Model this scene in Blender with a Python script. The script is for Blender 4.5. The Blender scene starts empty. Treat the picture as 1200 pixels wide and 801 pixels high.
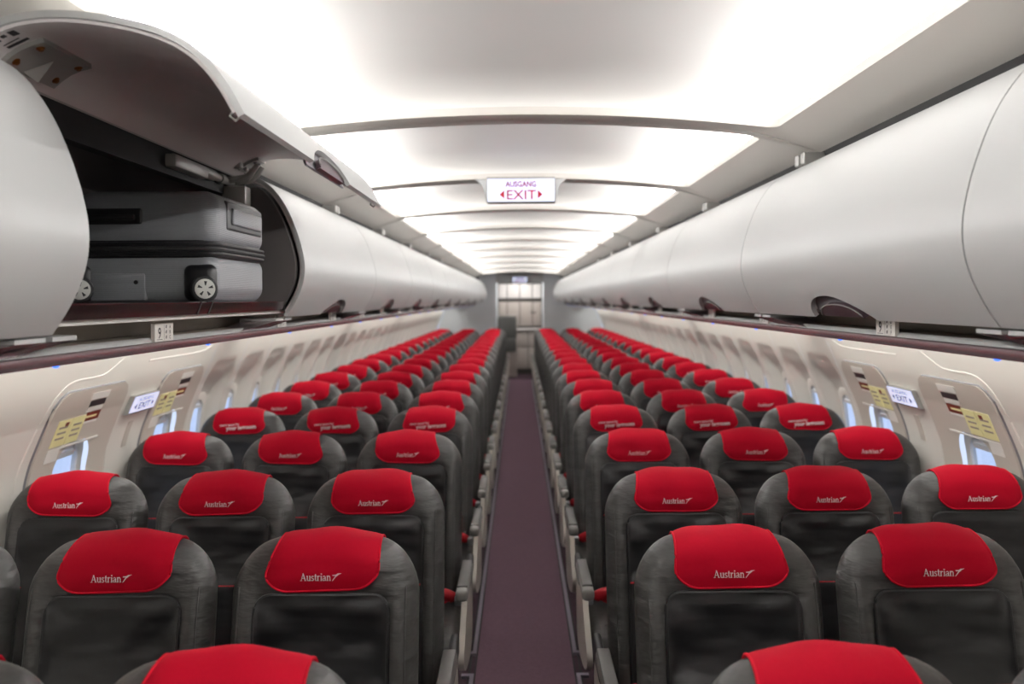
import bpy, bmesh, math, random
from mathutils import Vector, Matrix

random.seed(7)
S = bpy.context.scene
COL = S.collection

# ------------------------------------------------------------------ camera, world, light, exposure
cam_d = bpy.data.cameras.new('camera')
cam = bpy.data.objects.new('camera', cam_d)
COL.objects.link(cam)
S.camera = cam
cam.location = (-0.0135, 0.0, 1.69)
cam.rotation_euler = (math.radians(90), math.radians(0.43), 0)
cam_d.sensor_width = 36.0
cam_d.lens = 1026.0 / 1200.0 * 36.0
cam_d.shift_x = -8.5 / 1200.0
cam_d.shift_y = -50.7 / 1200.0
cam_d.clip_start = 0.02
cam_d.dof.use_dof = True
cam_d.dof.focus_distance = 2.3
cam_d.dof.aperture_fstop = 2.8

W = bpy.data.worlds.new('world')
S.world = W
W.use_nodes = True
W.node_tree.nodes['Background'].inputs['Color'].default_value = (0.62, 0.72, 0.95, 1)
W.node_tree.nodes['Background'].inputs['Strength'].default_value = 1.1

S.view_settings.view_transform = 'Standard'
S.view_settings.look = 'None'
S.view_settings.gamma = 1.0
S.view_settings.use_curve_mapping = False
S.view_settings.exposure = 0.07

COVE_POWER = 22.0
WALL_POWER = 8.5
RIB0, PITCH = 3.11, 1.6        # first ceiling rib in view, rib spacing


def area_light(name, loc, direction, sx, sy, power, color):
    d = bpy.data.lights.new(name, 'AREA')
    d.shape = 'RECTANGLE'
    d.size, d.size_y = sx, sy
    d.energy = power
    d.color = color
    o = bpy.data.objects.new(name, d)
    COL.objects.link(o)
    o.location = loc
    z = -Vector(direction).normalized()
    x = Vector((0, 1, 0))
    y = z.cross(x).normalized()
    o.rotation_euler = Matrix((x, y, z)).transposed().to_euler()
    return o


K0, K1 = -3, 8                 # cells start at rib RIB0 + K*PITCH
for k in range(K0, K1 + 1):
    yc = RIB0 + (k + 0.5) * PITCH
    for s in (-1, 1):
        kt = 1 - .20 * (max(0, yc - 10) / 8.4) ** 2
        area_light('cove_lamp', (s * 0.955 * kt, yc, 1.69 + 0.648 * kt), (-s, 0, 1.4), 1.30, 0.045, COVE_POWER, (1.0, 0.99, 0.985))
for i in range(6):
    for s in (-1, 1):
        area_light('sidewall_lamp', (s * 1.36, -0.4 + 3.4 * i, 1.562), (s * 0.75, 0, -1), 3.2, 0.05, WALL_POWER, (1.0, 0.985, 0.945))

area_light('galley_lamp', (0, 18.95, 2.25), (0, 0.25, -1), 0.5, 0.25, 13, (1.0, 0.97, 0.94))

# ------------------------------------------------------------------ helpers


def lin(r, g, b):
    f = lambda c: (c / 255 / 12.92) if c / 255 <= 0.04045 else ((c / 255 + 0.055) / 1.055) ** 2.4
    return (f(r), f(g), f(b), 1.0)


def mat(name, rgb, rough=0.5, metal=0.0, bump=0.0, bscale=60.0, stretch=(1, 1, 1), var=0.0, vscale=6.0, spec=0.5, sheen=0.0, emit=0.0, detail=3.0):
    m = bpy.data.materials.new(name)
    m.use_nodes = True
    nt = m.node_tree
    b = nt.nodes['Principled BSDF']
    c = lin(*rgb)
    b.inputs['Base Color'].default_value = c
    b.inputs['Roughness'].default_value = rough
    b.inputs['Metallic'].default_value = metal
    b.inputs['Specular IOR Level'].default_value = spec
    if sheen:
        b.inputs['Sheen Weight'].default_value = sheen
        b.inputs['Sheen Roughness'].default_value = 0.6
    if emit:
        b.inputs['Emission Color'].default_value = c
        b.inputs['Emission Strength'].default_value = emit
    if bump or var:
        tc = nt.nodes.new('ShaderNodeTexCoord')
        mp = nt.nodes.new('ShaderNodeMapping')
        mp.inputs['Scale'].default_value = stretch
        nt.links.new(tc.outputs['Object'], mp.inputs['Vector'])
    if bump:
        n = nt.nodes.new('ShaderNodeTexNoise')
        n.inputs['Scale'].default_value = bscale
        n.inputs['Detail'].default_value = detail
        nt.links.new(mp.outputs['Vector'], n.inputs['Vector'])
        bp = nt.nodes.new('ShaderNodeBump')
        bp.inputs['Strength'].default_value = bump
        bp.inputs['Distance'].default_value = 0.02
        nt.links.new(n.outputs['Fac'], bp.inputs['Height'])
        nt.links.new(bp.outputs['Normal'], b.inputs['Normal'])
    if var:
        n2 = nt.nodes.new('ShaderNodeTexNoise')
        n2.inputs['Scale'].default_value = vscale
        nt.links.new(mp.outputs['Vector'], n2.inputs['Vector'])
        mx = nt.nodes.new('ShaderNodeMix')
        mx.data_type = 'RGBA'
        mx.inputs[6].default_value = tuple(x * (1 - var) for x in c[:3]) + (1,)
        mx.inputs[7].default_value = tuple(min(1, x * (1 + var)) for x in c[:3]) + (1,)
        nt.links.new(n2.outputs['Fac'], mx.inputs[0])
        nt.links.new(mx.outputs[2], b.inputs['Base Color'])
    return m


M = dict(
    white=mat('white_panel', (187, 188, 187), 0.38, var=0.015),
    ceil=mat('ceiling_white', (236, 234, 231), 0.55, var=0.01),
    rib=mat('ceiling_side', (214, 209, 202), 0.5, var=0.01),
    binin=mat('locker_lining', (84, 79, 78), 0.6, bump=0.05, bscale=300),
    doorin=mat('door_lining', (228, 222, 221), 0.5, var=0.02),
    black=mat('black_gap', (14, 14, 15), 0.7, var=0.1),
    cream=mat('sidewall_cream', (216, 212, 204), 0.5, var=0.012),
    hatch=mat('hatch_beige', (192, 183, 173), 0.5, var=0.012),
    channel=mat('channel_beige', (150, 141, 130), 0.55, var=0.02),
    rail=mat('rail_metal', (166, 150, 155), 0.24, metal=0.8, var=0.02),
    chrome=mat('sill_metal', (150, 140, 144), 0.2, metal=1.0, var=0.02),
    steel=mat('bracket_grey', (170, 168, 164), 0.4, metal=0.3, var=0.04),
    copper=mat('bolt_copper', (150, 96, 48), 0.35, metal=1.0, var=0.05),
    pan=mat('handle_grey', (128, 126, 130), 0.45, var=0.05),
    latch=mat('latch_plum', (72, 56, 62), 0.3, var=0.05),
    leather=mat('grey_leather', (61, 60, 59), 0.45, bump=0.5, bscale=9, stretch=(1.0, 1.0, 3.2), var=0.05, vscale=5, detail=3.0),
    dark=mat('black_leather', (25, 25, 27), 0.36, bump=0.6, bscale=6, stretch=(1.0, 1.0, 2.4), var=0.1, detail=1.5),
    cushion=mat('seat_leather', (58, 56, 54), 0.42, bump=0.15, bscale=20, var=0.05),
    piping=mat('black_piping', (24, 24, 26), 0.45, var=0.05),
    red=mat('red_cloth', (168, 0, 31), 0.8, bump=0.14, bscale=9, stretch=(1.5, 1.5, 2.0), var=0.05, spec=0.15),
    hem=mat('red_hem', (192, 4, 36), 0.75, var=0.03, spec=0.2),
    seam=mat('red_seam', (190, 12, 36), 0.6, var=0.04),
    print=mat('white_print', (232, 214, 214), 0.6, var=0.01),
    arm=mat('armrest_grey', (128, 126, 122), 0.38, var=0.03),
    armtop=mat('armrest_pad', (86, 84, 82), 0.4, var=0.03),
    shell=mat('side_shell_beige', (186, 180, 170), 0.4, var=0.02),
    belt=mat('belt_red', (196, 10, 36), 0.6, bump=0.2, bscale=400, var=0.04),
    buckle=mat('buckle_metal', (180, 182, 188), 0.28, metal=0.9, var=0.03),
    carpet=mat('aisle_carpet', (120, 94, 106), 0.95, bump=0.5, bscale=900, var=0.22, vscale=90, spec=0.1),
    floor=mat('floor_plum', (72, 54, 62), 0.9, bump=0.3, bscale=500, var=0.15, vscale=60, spec=0.15),
    track=mat('track_lilac', (138, 130, 142), 0.4, var=0.05),
    part=mat('partition_blue_grey', (222, 226, 229), 0.6, var=0.02),
    galley=mat('galley_beige', (176, 166, 158), 0.45, var=0.03),
    galleyw=mat('galley_white', (224, 218, 214), 0.4, var=0.02),
    galleyd=mat('galley_dark', (70, 66, 62), 0.5, var=0.05),
    jump=mat('jumpseat_grey', (98, 98, 94), 0.5, var=0.05),
    signlit=mat('sign_lit', (214, 220, 250), 0.4, emit=0.6, var=0.0),
    signred=mat('sign_red', (160, 6, 28), 0.5, var=0.02),
    signpink=mat('sign_pink', (140, 44, 84), 0.5, var=0.02),
    signgrey=mat('sign_grey', (84, 92, 120), 0.5, var=0.02),
    case=mat('suitcase_grey', (128, 130, 134), 0.42, var=0.04),
    casedk=mat('suitcase_black', (26, 26, 28), 0.42, var=0.06),
    hub=mat('wheel_hub', (196, 196, 190), 0.4, var=0.03),
    label=mat('label_white', (224, 220, 214), 0.5, var=0.02),
    ink=mat('label_ink', (48, 44, 46), 0.6, var=0.02),
    yellow=mat('placard_yellow', (226, 219, 162), 0.5, var=0.03),
    brown=mat('placard_brown', (112, 44, 30), 0.5, var=0.2, vscale=60),
    shade=mat('shade_white', (222, 224, 228), 0.45, var=0.01),
    blue=mat('indicator_blue', (60, 120, 255), 0.4, emit=1.6),
    rubber=mat('rubber', (30, 30, 31), 0.7, var=0.1),
)
# fine ribs on the suitcase shell
_nt = M['case'].node_tree
_w = _nt.nodes.new('ShaderNodeTexWave'); _w.bands_direction = 'Z'; _w.inputs['Scale'].default_value = 75
_tc = _nt.nodes.new('ShaderNodeTexCoord'); _nt.links.new(_tc.outputs['Object'], _w.inputs['Vector'])
_b = _nt.nodes.new('ShaderNodeBump'); _b.inputs['Strength'].default_value = 0.18; _b.inputs['Distance'].default_value = 0.004
_nt.links.new(_w.outputs['Fac'], _b.inputs['Height']); _nt.links.new(_b.outputs['Normal'], _nt.nodes['Principled BSDF'].inputs['Normal'])
# window glass
g = bpy.data.materials.new('window_glass'); g.use_nodes = True
_gn = g.node_tree.nodes; _gl = g.node_tree.links
_gn.remove(_gn['Principled BSDF'])
_t = _gn.new('ShaderNodeBsdfTransparent'); _t.inputs['Color'].default_value = (0.90, 0.94, 1.0, 1)
_g = _gn.new('ShaderNodeBsdfGlossy'); _g.inputs['Roughness'].default_value = 0.08
_m = _gn.new('ShaderNodeMixShader'); _m.inputs[0].default_value = 0.07
_gl.new(_t.outputs[0], _m.inputs[1]); _gl.new(_g.outputs[0], _m.inputs[2])
_gl.new(_m.outputs[0], _gn['Material Output'].inputs['Surface'])
M['glass'] = g


class MB:
    """collects geometry for one mesh"""

    def __init__(self):
        self.v, self.f, self.m = [], [], []

    def add(self, vs, fs, m=0):
        o = len(self.v)
        self.v += [tuple(p) for p in vs]
        self.f += [tuple(i + o for i in q) for q in fs]
        self.m += [m] * len(fs)
        return self

    def box(self, x0, x1, y0, y1, z0, z1, m=0, bevel=0.0, seg=2, xf=None):
        if bevel:
            bm = bmesh.new()
            bmesh.ops.create_cube(bm, size=1)
            for p in bm.verts:
                p.co = ((x0 + x1) / 2 + p.co.x * (x1 - x0), (y0 + y1) / 2 + p.co.y * (y1 - y0), (z0 + z1) / 2 + p.co.z * (z1 - z0))
            bmesh.ops.bevel(bm, geom=bm.edges[:], offset=bevel, segments=seg, profile=0.5, affect='EDGES')
            bm.verts.index_update()
            vs = [p.co.copy() for p in bm.verts]
            fs = [[p.index for p in q.verts] for q in bm.faces]
            bm.free()
        else:
            vs = [Vector((x, y, z)) for z in (z0, z1) for y in (y0, y1) for x in (x0, x1)]
            fs = [(0, 2, 3, 1), (4, 5, 7, 6), (0, 1, 5, 4), (2, 6, 7, 3), (0, 4, 6, 2), (1, 3, 7, 5)]
        if xf:
            vs = [xf(p) for p in vs]
        return self.add(vs, fs, m)

    def prism(self, poly, axis, a, b, m=0):
        """poly in the two axes other than AXIS, extruded from a to b"""
        def P(p, t):
            return (t, p[0], p[1]) if axis == 'x' else ((p[0], t, p[1]) if axis == 'y' else (p[0], p[1], t))
        n = len(poly)
        vs = [P(p, a) for p in poly] + [P(p, b) for p in poly]
        fs = [tuple(range(n)), tuple(range(2 * n - 1, n - 1, -1))]
        fs += [(i, (i + 1) % n, n + (i + 1) % n, n + i) for i in range(n)]
        return self.add(vs, fs, m)

    def tube(self, pts, r, n=8, m=0, closed=False, caps=True):
        pts = [Vector(p) for p in pts]
        rings, N = [], len(pts)
        for i, p in enumerate(pts):
            a = pts[(i - 1) % N] if (closed or i > 0) else p
            c = pts[(i + 1) % N] if (closed or i < N - 1) else p
            t = (c - a).normalized()
            up = Vector((0, 0, 1)) if abs(t.z) < 0.9 else Vector((0, 1, 0))
            u = t.cross(up).normalized()
            w = u.cross(t)
            rr = r[i] if isinstance(r, (list, tuple)) else r
            rings.append([p + (u * math.cos(2 * math.pi * j / n) + w * math.sin(2 * math.pi * j / n)) * rr for j in range(n)])
        vs = [q for R in rings for q in R]
        fs = []
        for i in range(N if closed else N - 1):
            k = (i + 1) % N
            fs += [(i * n + j, i * n + (j + 1) % n, k * n + (j + 1) % n, k * n + j) for j in range(n)]
        if caps and not closed:
            fs += [tuple(range(n - 1, -1, -1)), tuple(range((N - 1) * n, N * n))]
        return self.add(vs, fs, m)

    def grid(self, fn, us, vs_, m=0, skip=None):
        nu, nv = len(us), len(vs_)
        P = [fn(u, v) for u in us for v in vs_]
        fs = []
        for i in range(nu - 1):
            for j in range(nv - 1):
                if skip and skip((us[i] + us[i + 1]) / 2, (vs_[j] + vs_[j + 1]) / 2):
                    continue
                fs.append((i * nv + j, (i + 1) * nv + j, (i + 1) * nv + j + 1, i * nv + j + 1))
        return self.add(P, fs, m)

    def slab(self, fa, fb, us, vs_, m=0):
        """two grids joined round the border: a closed sheet with thickness"""
        nu, nv = len(us), len(vs_)
        o = len(self.v)
        self.grid(fa, us, vs_, m)
        self.grid(fb, us, vs_, m)
        border = [(i, 0) for i in range(nu)] + [(nu - 1, j) for j in range(1, nv)] + [(i, nv - 1) for i in range(nu - 2, -1, -1)] + [(0, j) for j in range(nv - 2, 0, -1)]
        ids = [o + i * nv + j for i, j in border]
        K = nu * nv
        n = len(ids)
        for a in range(n):
            p, q = ids[a], ids[(a + 1) % n]
            self.f.append((p, p + K, q + K, q))
            self.m.append(m)
        return self

    def lathe(self, prof, center, axis, n=20, m=0):
        """prof [(r, h)] about AXIS direction"""
        ax = Vector(axis).normalized()
        u = ax.orthogonal().normalized()
        w = ax.cross(u)
        c = Vector(center)
        vs = [c + ax * h + (u * math.cos(2 * math.pi * j / n) + w * math.sin(2 * math.pi * j / n)) * r for r, h in prof for j in range(n)]
        fs = [(i * n + j, i * n + (j + 1) % n, (i + 1) * n + (j + 1) % n, (i + 1) * n + j) for i in range(len(prof) - 1) for j in range(n)]
        fs += [tuple(range(n - 1, -1, -1)), tuple(range((len(prof) - 1) * n, len(prof) * n))]
        return self.add(vs, fs, m)

    def mesh(self, name, mats, smooth=35, recalc=True):
        me = bpy.data.meshes.new(name)
        me.from_pydata(self.v, [], self.f)
        for q in (mats if isinstance(mats, (list, tuple)) else [mats]):
            me.materials.append(M[q])
        for p, i in zip(me.polygons, self.m):
            p.material_index = i
        if recalc:
            bm = bmesh.new(); bm.from_mesh(me)
            bmesh.ops.remove_doubles(bm, verts=bm.verts[:], dist=1e-5)
            bmesh.ops.recalc_face_normals(bm, faces=bm.faces[:])
            bm.to_mesh(me); bm.free()
        if smooth:
            for p in me.polygons:
                p.use_smooth = True
            me.set_sharp_from_angle(angle=math.radians(smooth))
        return me

    def obj(self, name, mats, parent=None, smooth=35, loc=None, recalc=True):
        return link(name, self.mesh(name, mats, smooth, recalc), parent, loc)


def link(name, me, parent=None, loc=None):
    o = bpy.data.objects.new(name, me)
    COL.objects.link(o)
    if parent:
        o.parent = parent
    if loc:
        o.location = loc
    return o


def empty(name, loc=(0, 0, 0), parent=None):
    o = bpy.data.objects.new(name, None)
    COL.objects.link(o)
    o.location = loc
    o.empty_display_size = 0.05
    if parent:
        o.parent = parent
    return o


def tag(o, label=None, cat=None, group=None, kind=None):
    for k, v in (('label', label), ('category', cat), ('group', group), ('kind', kind)):
        if v:
            o[k] = v
    return o


def lerp(a, b, t): return a + (b - a) * t
def sm(a, b, x):
    t = max(0.0, min(1.0, (x - a) / (b - a)))
    return t * t * (3 - 2 * t)
def lins(a, b, n): return [a + (b - a) * i / (n - 1) for i in range(n)]
def interp(x, xs, ys):
    if x <= xs[0]: return ys[0]
    for i in range(1, len(xs)):
        if x <= xs[i]:
            return lerp(ys[i - 1], ys[i], (x - xs[i - 1]) / (xs[i] - xs[i - 1]))
    return ys[-1]


def catmull(pts, n):
    out = []
    P = [pts[0]] + list(pts) + [pts[-1]]
    for i in range(1, len(P) - 2):
        for j in range(n):
            t = j / n
            q = []
            for k in range(len(pts[0])):
                a, b, c, d = P[i - 1][k], P[i][k], P[i + 1][k], P[i + 2][k]
                q.append(0.5 * (2 * b + (c - a) * t + (2 * a - 5 * b + 4 * c - d) * t * t + (3 * b - a - 3 * c + d) * t ** 3))
            out.append(tuple(q))
    out.append(tuple(pts[-1]))
    return out


def text_geo(s, size, bold=0.0, align='CENTER', squeeze=1.0, fit=None):
    """flat triangles of built-in lettering, as ([(u, v)], faces), baseline at v=0"""
    c = bpy.data.curves.new('lettering', 'FONT')
    c.body = s; c.size = size; c.align_x = align; c.offset = bold; c.resolution_u = 2
    o = bpy.data.objects.new('lettering', c)
    COL.objects.link(o)
    dg = bpy.context.evaluated_depsgraph_get()
    me = bpy.data.meshes.new_from_object(o.evaluated_get(dg))
    vs = [(p.co.x * squeeze, p.co.y) for p in me.vertices]
    fs = [tuple(q.vertices) for q in me.polygons]
    if fit:
        w_ = max(u for u, v in vs) - min(u for u, v in vs)
        vs = [(u * fit / w_, v) for u, v in vs]
    bpy.data.objects.remove(o); bpy.data.curves.remove(c); bpy.data.meshes.remove(me)
    return vs, fs


# a small serif stroke alphabet for the airline word on the covers (cap height 1)
def stroke(pts, w):
    """ribbon pieces of width w (or per-point widths)"""
    out = []
    ws = w if isinstance(w, (list, tuple)) else [w] * len(pts)
    for i in range(len(pts) - 1):
        (x0, y0), (x1, y1) = pts[i], pts[i + 1]
        dx, dy = x1 - x0, y1 - y0
        L = math.hypot(dx, dy) or 1
        nx, ny = -dy / L, dx / L
        ex, ey = dx / L * 0.02, dy / L * 0.02
        a, b = ws[i] / 2, ws[i + 1] / 2
        out.append([(x0 - ex + nx * a, y0 - ey + ny * a), (x0 - ex - nx * a, y0 - ey - ny * a), (x1 + ex - nx * b, y1 + ey - ny * b), (x1 + ex + nx * b, y1 + ey + ny * b)])
    return out


def arc(cx, cy, rx, ry, a0, a1, n=6):
    return [(cx + rx * math.cos(math.radians(lerp(a0, a1, i / n))), cy + ry * math.sin(math.radians(lerp(a0, a1, i / n)))) for i in range(n + 1)]


def serif_word():
    K, k, X = 0.15, 0.075, 0.68
    T = lambda x, w=0.26, y=0.03: stroke([(x - w / 2, y), (x + w / 2, y)], 0.06)
    q = []
    L = []
    L.append((0.86, stroke([(0.13, 0.03), (0.40, 1.0)], k) + stroke([(0.38, 1.0), (0.72, 0.03)], K) + stroke([(0.22, 0.36), (0.6, 0.36)], k) + T(0.13) + T(0.72)))
    L.append((0.66, stroke([(0.14, X), (0.14, 0.2)], K) + stroke(arc(0.3, 0.2, 0.16, 0.17, 180, 320), 0.1) + stroke([(0.5, X), (0.5, 0.0)], K) + T(0.1, 0.16, X - 0.03) + T(0.46, 0.16, X - 0.03) + T(0.55, 0.16)))
    L.append((0.46, stroke(arc(0.22, 0.5, 0.14, 0.155, 30, 240) + arc(0.2, 0.19, 0.17, 0.16, 80, -150), 0.1)))
    L.append((0.38, stroke([(0.16, 0.9), (0.16, 0.16)], K) + stroke(arc(0.25, 0.15, 0.09, 0.13, 180, 320), 0.08) + stroke([(0.02, X - 0.02), (0.33, X - 0.02)], 0.07)))
    L.append((0.46, stroke([(0.13, X), (0.13, 0.0)], K) + stroke(arc(0.3, 0.45, 0.15, 0.2, 170, 60), 0.11) + T(0.09, 0.16, X - 0.03) + T(0.13)))
    L.append((0.30, stroke([(0.15, X), (0.15, 0.0)], K) + stroke([(0.08, 0.92), (0.22, 0.92)], 0.14) + T(0.1, 0.16, X - 0.03) + T(0.15)))
    L.append((0.58, stroke([(0.42, 0.5), (0.42, 0.06)], K) + stroke(arc(0.26, 0.48, 0.16, 0.18, 160, 10), 0.09) + stroke([(0.42, 0.4), (0.2, 0.33)] + arc(0.2, 0.17, 0.13, 0.15, 120, 330), 0.1) + stroke([(0.42, 0.04), (0.54, 0.06)], 0.08)))
    L.append((0.64, stroke([(0.14, X), (0.14, 0.0)], K) + stroke(arc(0.32, 0.44, 0.18, 0.22, 170, 0) + [(0.5, 0.0)], 0.12) + T(0.1, 0.16, X - 0.03) + T(0.14) + T(0.5)))
    x = 0.0
    for adv, pieces in L:
        for p in pieces:
            q.append([(a + x, b) for a, b in p])
        x += adv
    x += 0.14
    # the arrow swoosh
    q += [[(x + 0.00, -0.04), (x + 0.12, -0.02), (x + 0.55, 0.52), (x + 0.44, 0.60)],
          [(x + 0.44, 0.60), (x + 0.55, 0.52), (x + 0.80, 0.70), (x + 0.66, 0.76)],
          [(x + 0.06, 0.80), (x + 0.10, 0.68), (x + 0.50, 0.66), (x + 0.58, 0.84)],
          [(x + 0.58, 0.84), (x + 0.50, 0.66), (x + 0.80, 0.70), (x + 1.00, 0.86)],
          [(x + 0.58, 0.84), (x + 1.00, 0.86), (x + 1.38, 1.02), (x + 0.80, 0.99)]]
    return q, x + 1.38


# ------------------------------------------------------------------ floor
tag(MB().box(-1.62, 1.62, -2.0, 20.4, -0.06, -0.004).obj('floor', 'floor', smooth=0), kind='structure')
carpet = MB().box(-0.222, 0.222, -2.0, 18.25, -0.004, 0.004).obj('trim_1', 'carpet', smooth=0)
tag(carpet, kind='structure')
ft = tag(empty('trim_2'), kind='structure')
for s in (-1, 1):
    for a, b in ((-1.9, 3.92), (4.17, 18.2)):
        t = MB()
        x0, x1 = sorted((s * 0.230, s * 0.248))
        t.box(x0, x1, a, b, -0.006, 0.010, bevel=0.002, seg=1)
        x0, x1 = sorted((s * 0.230, s * 0.285))
        e = b if b < 5 else a
        t.box(x0, x1, e - 0.012, e + 0.012, -0.006, 0.0095)
        t.obj('floor_track', 'track', ft, smooth=0)
    x0, x1 = sorted((s * 0.2221, s * 0.2299))
    MB().box(x0, x1, -1.9, 18.2, -0.0041, 0.001).obj('track_gutter', 'black', ft, smooth=0)
    x0, x1 = sorted((s * 0.2482, s * 0.257))
    MB().box(x0, x1, -1.9, 18.2, -0.0041, 0.001).obj('track_gutter', 'black', ft, smooth=0)

# ------------------------------------------------------------------ ceiling
HX, HR, EDGE = 0.881, 0.07, 0.082


def zc(x):
    x = abs(x)
    return 2.324 - 0.0696 * x * x if x <= HX else 2.270 - 0.376 * (x - HX)


def cell_meshes():
    y0, y1 = 0.0, PITCH
    a, b = EDGE, PITCH - EDGE
    hole, outer = [], []
    def corner(cx, cy, a0, r):
        return [(cx + r * math.cos(math.radians(a0 + 90 * i / 5)), cy + r * math.sin(math.radians(a0 + 90 * i / 5))) for i in range(6)]
    sides = []
    # bottom edge (near), left to right, then right side, far edge, left side
    for (c, o) in (((-HX + HR, a + HR, 180), (-1.067, y0)), ((HX - HR, a + HR, 270), (1.067, y0)), ((HX - HR * .6, b - HR * .6, 0), (1.067, y1)), ((-HX + HR * .6, b - HR * .6, 90), (-1.067, y1))):
        sides.append((corner(c[0], c[1], c[2], HR if c[1] < 0.8 else HR * .6), o))
    for i in range(4):
        cor, oc = sides[i]
        for j, p in enumerate(cor):
            hole.append(p)
            if j == 0: outer.append((oc[0], p[1]) if i in (0, 2) else (p[0], oc[1]))
            elif j == 5: outer.append((p[0], oc[1]) if i in (0, 2) else (oc[0], p[1]))
            else: outer.append(oc)
        nx, _ = sides[(i + 1) % 4]
        p, q = cor[-1], nx[0]
        n = 26 if i in (0, 2) else 6
        for j in range(1, n):
            h = (lerp(p[0], q[0], j / n), lerp(p[1], q[1], j / n))
            hole.append(h)
            outer.append((h[0], oc[1]) if i in (0, 2) else (oc[0], h[1]))
    N = len(hole)
    f = MB()
    gap = 0.0015
    outer = [(x, min(max(y, y0 + gap), y1 - gap)) for x, y in outer]
    mid = [(max(-0.90, min(0.90, lerp(h[0], o[0], 0.12))), lerp(h[1], o[1], 0.12)) for h, o in zip(hole, outer)]
    rings = [[(x, y, zc(x) + 0.030) for x, y in hole], [(x, y, zc(x) + 0.003) for x, y in hole], [(x, y, zc(x)) for x, y in mid], [(x, y, zc(x)) for x, y in outer], [(x, y, zc(x) + 0.02) for x, y in outer]]
    vs = [p for R in rings for p in R]
    fs = [(i * N + j, i * N + (j + 1) % N, (i + 1) * N + (j + 1) % N, (i + 1) * N + j) for i in range(len(rings) - 1) for j in range(N)]
    f.add(vs, fs)
    frame = f.mesh('ceiling_frame', 'rib', 40)
    # vault above the opening
    R = 0.26
    d0, d1 = 0.02, PITCH - 0.02
    def vault(x, y):
        ax = abs(x)
        hi = 2.44 - 0.03 * ax * ax
        if ax > 0.86:
            t = (ax - 0.86) / 0.16
            hi = hi - 0.165 * (1 - math.sqrt(max(0, 1 - t * t)))
        lo = zc(min(ax, HX)) + 0.028
        if ax > HX: lo = lerp(zc(HX) + 0.028, 2.235, (ax - HX) / (1.02 - HX))
        e = min(y - d0, d1 - y)
        g_ = 1.0 if e >= R else math.sqrt(max(0, 1 - ((R - e) / R) ** 2))
        return (x, y, lerp(lo, max(hi, lo), g_))
    xs = lins(-0.86, 0.86, 25)
    xs = [-1.02, -1.015, -0.99, -0.96, -0.92] + xs + [0.92, 0.96, 0.99, 1.015, 1.02]
    ee = [0, 0.006, 0.02, 0.04, 0.07, 0.11, 0.16, 0.21, 0.26]
    ys = [d0 + e for e in ee] + lins(d0 + 0.36, d1 - 0.36, 7) + [d1 - e for e in reversed(ee)]
    v = MB().grid(vault, xs, ys)
    return frame, v.mesh('ceiling_vault', 'ceil', 60)


ceiling = tag(empty('ceiling'), kind='structure')
fm, vm = cell_meshes()
for k in range(K0, K1 + 1):
    y = RIB0 + k * PITCH
    link('ceiling_frame', fm, ceiling, (0, y, 0))
    link('ceiling_vault', vm, ceiling, (0, y, 0))
YE = RIB0 + (K1 + 1) * PITCH
for a, b in ((YE, 18.41), (-2.0, RIB0 + K0 * PITCH)):
    if b > a:
        MB().slab(lambda x, y: (x, y, zc(x)), lambda x, y: (x, y, zc(x) + 0.02), lins(-1.067, 1.067, 21), [a + .002, b]).obj('ceiling_panel', 'rib', ceiling)
# dark slot between lockers and ceiling, with its little clips
for s in (-1, 1):
    x0, x1 = sorted((s * 1.062, s * 1.10))
    MB().box(x0, x1, -2.0, 11.0, 2.07, 2.23).obj('slot_strip', 'black', ceiling, smooth=0)
    MB().slab(lambda y, z: (s * 1.062 * (1 - .20 * (max(0, y - 10) / 8.4) ** 2), y, z), lambda y, z: (s * 1.10, y, z), lins(11.001, 18.4, 12), [1.98, 2.19]).obj('slot_strip', 'black', ceiling, smooth=0)
    for k in range(K0 + 1, 6):
        y = RIB0 + k * PITCH
        for d in (-0.045, 0.02):
            x0, x1 = sorted((s * 0.985, s * 1.0615))
            MB().box(x0, x1, y + d, y + d + 0.035, 2.155, 2.196, bevel=0.004, seg=1).obj('slot_clip', 'steel', ceiling, smooth=0)

# ------------------------------------------------------------------ sidewalls, windows, exit hatches
WZ = [0, .4, .8, 1.0, 1.1, 1.2, 1.37, 1.46, 1.6]
WX = [1.60, 1.72, 1.765, 1.757, 1.738, 1.70, 1.625, 1.585, 1.50]
WP = catmull(list(zip(WZ, WX)), 10)
WPZ = [p[0] for p in WP]; WPX = [p[1] for p in WP]


def wx(z): return interp(z, WPZ, WPX)
def rr(dy, dz, hw, hh, r):
    """signed distance to a rounded rectangle"""
    ax, az = abs(dy) - hw + r, abs(dz) - hh + r
    return math.hypot(max(ax, 0), max(az, 0)) + min(max(ax, az), 0) - r


ZS = sorted(set([0.0, 0.15, 0.3, 0.45, 0.58, 0.66] + [round(0.70 + 0.0165 * i, 4) for i in range(43)] + [1.43, 1.46, 1.50, 1.54, 1.585]))
WPITCH = 0.533


def rec_depth(dy, z):
    if not (0.70 < z < 1.375): return 0.0
    side = 1 - sm(0.165, 0.212, abs(dy) + max(0, 0.04 * (z - 1.28) / 0.09))
    top = 0.014 * (1 - sm(1.352, 1.366, z)) + 0.062 * (1 - sm(1.14, 1.36, z))
    return side * top * sm(0.70, 0.80, z)


def win_panel_mesh(s):
    ys = sorted(set(lins(-WPITCH / 2 + .001, WPITCH / 2 - .001, 5) + lins(-0.215, 0.215, 27)))
    return MB().grid(lambda y, z: (s * (wx(z) + rec_depth(y, z)), y, z), ys, ZS,
                     skip=lambda y, z: rr(y, z - 0.985, 0.118, 0.17, 0.09) < 0).mesh('wall_panel', 'cream', 40)


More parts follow.
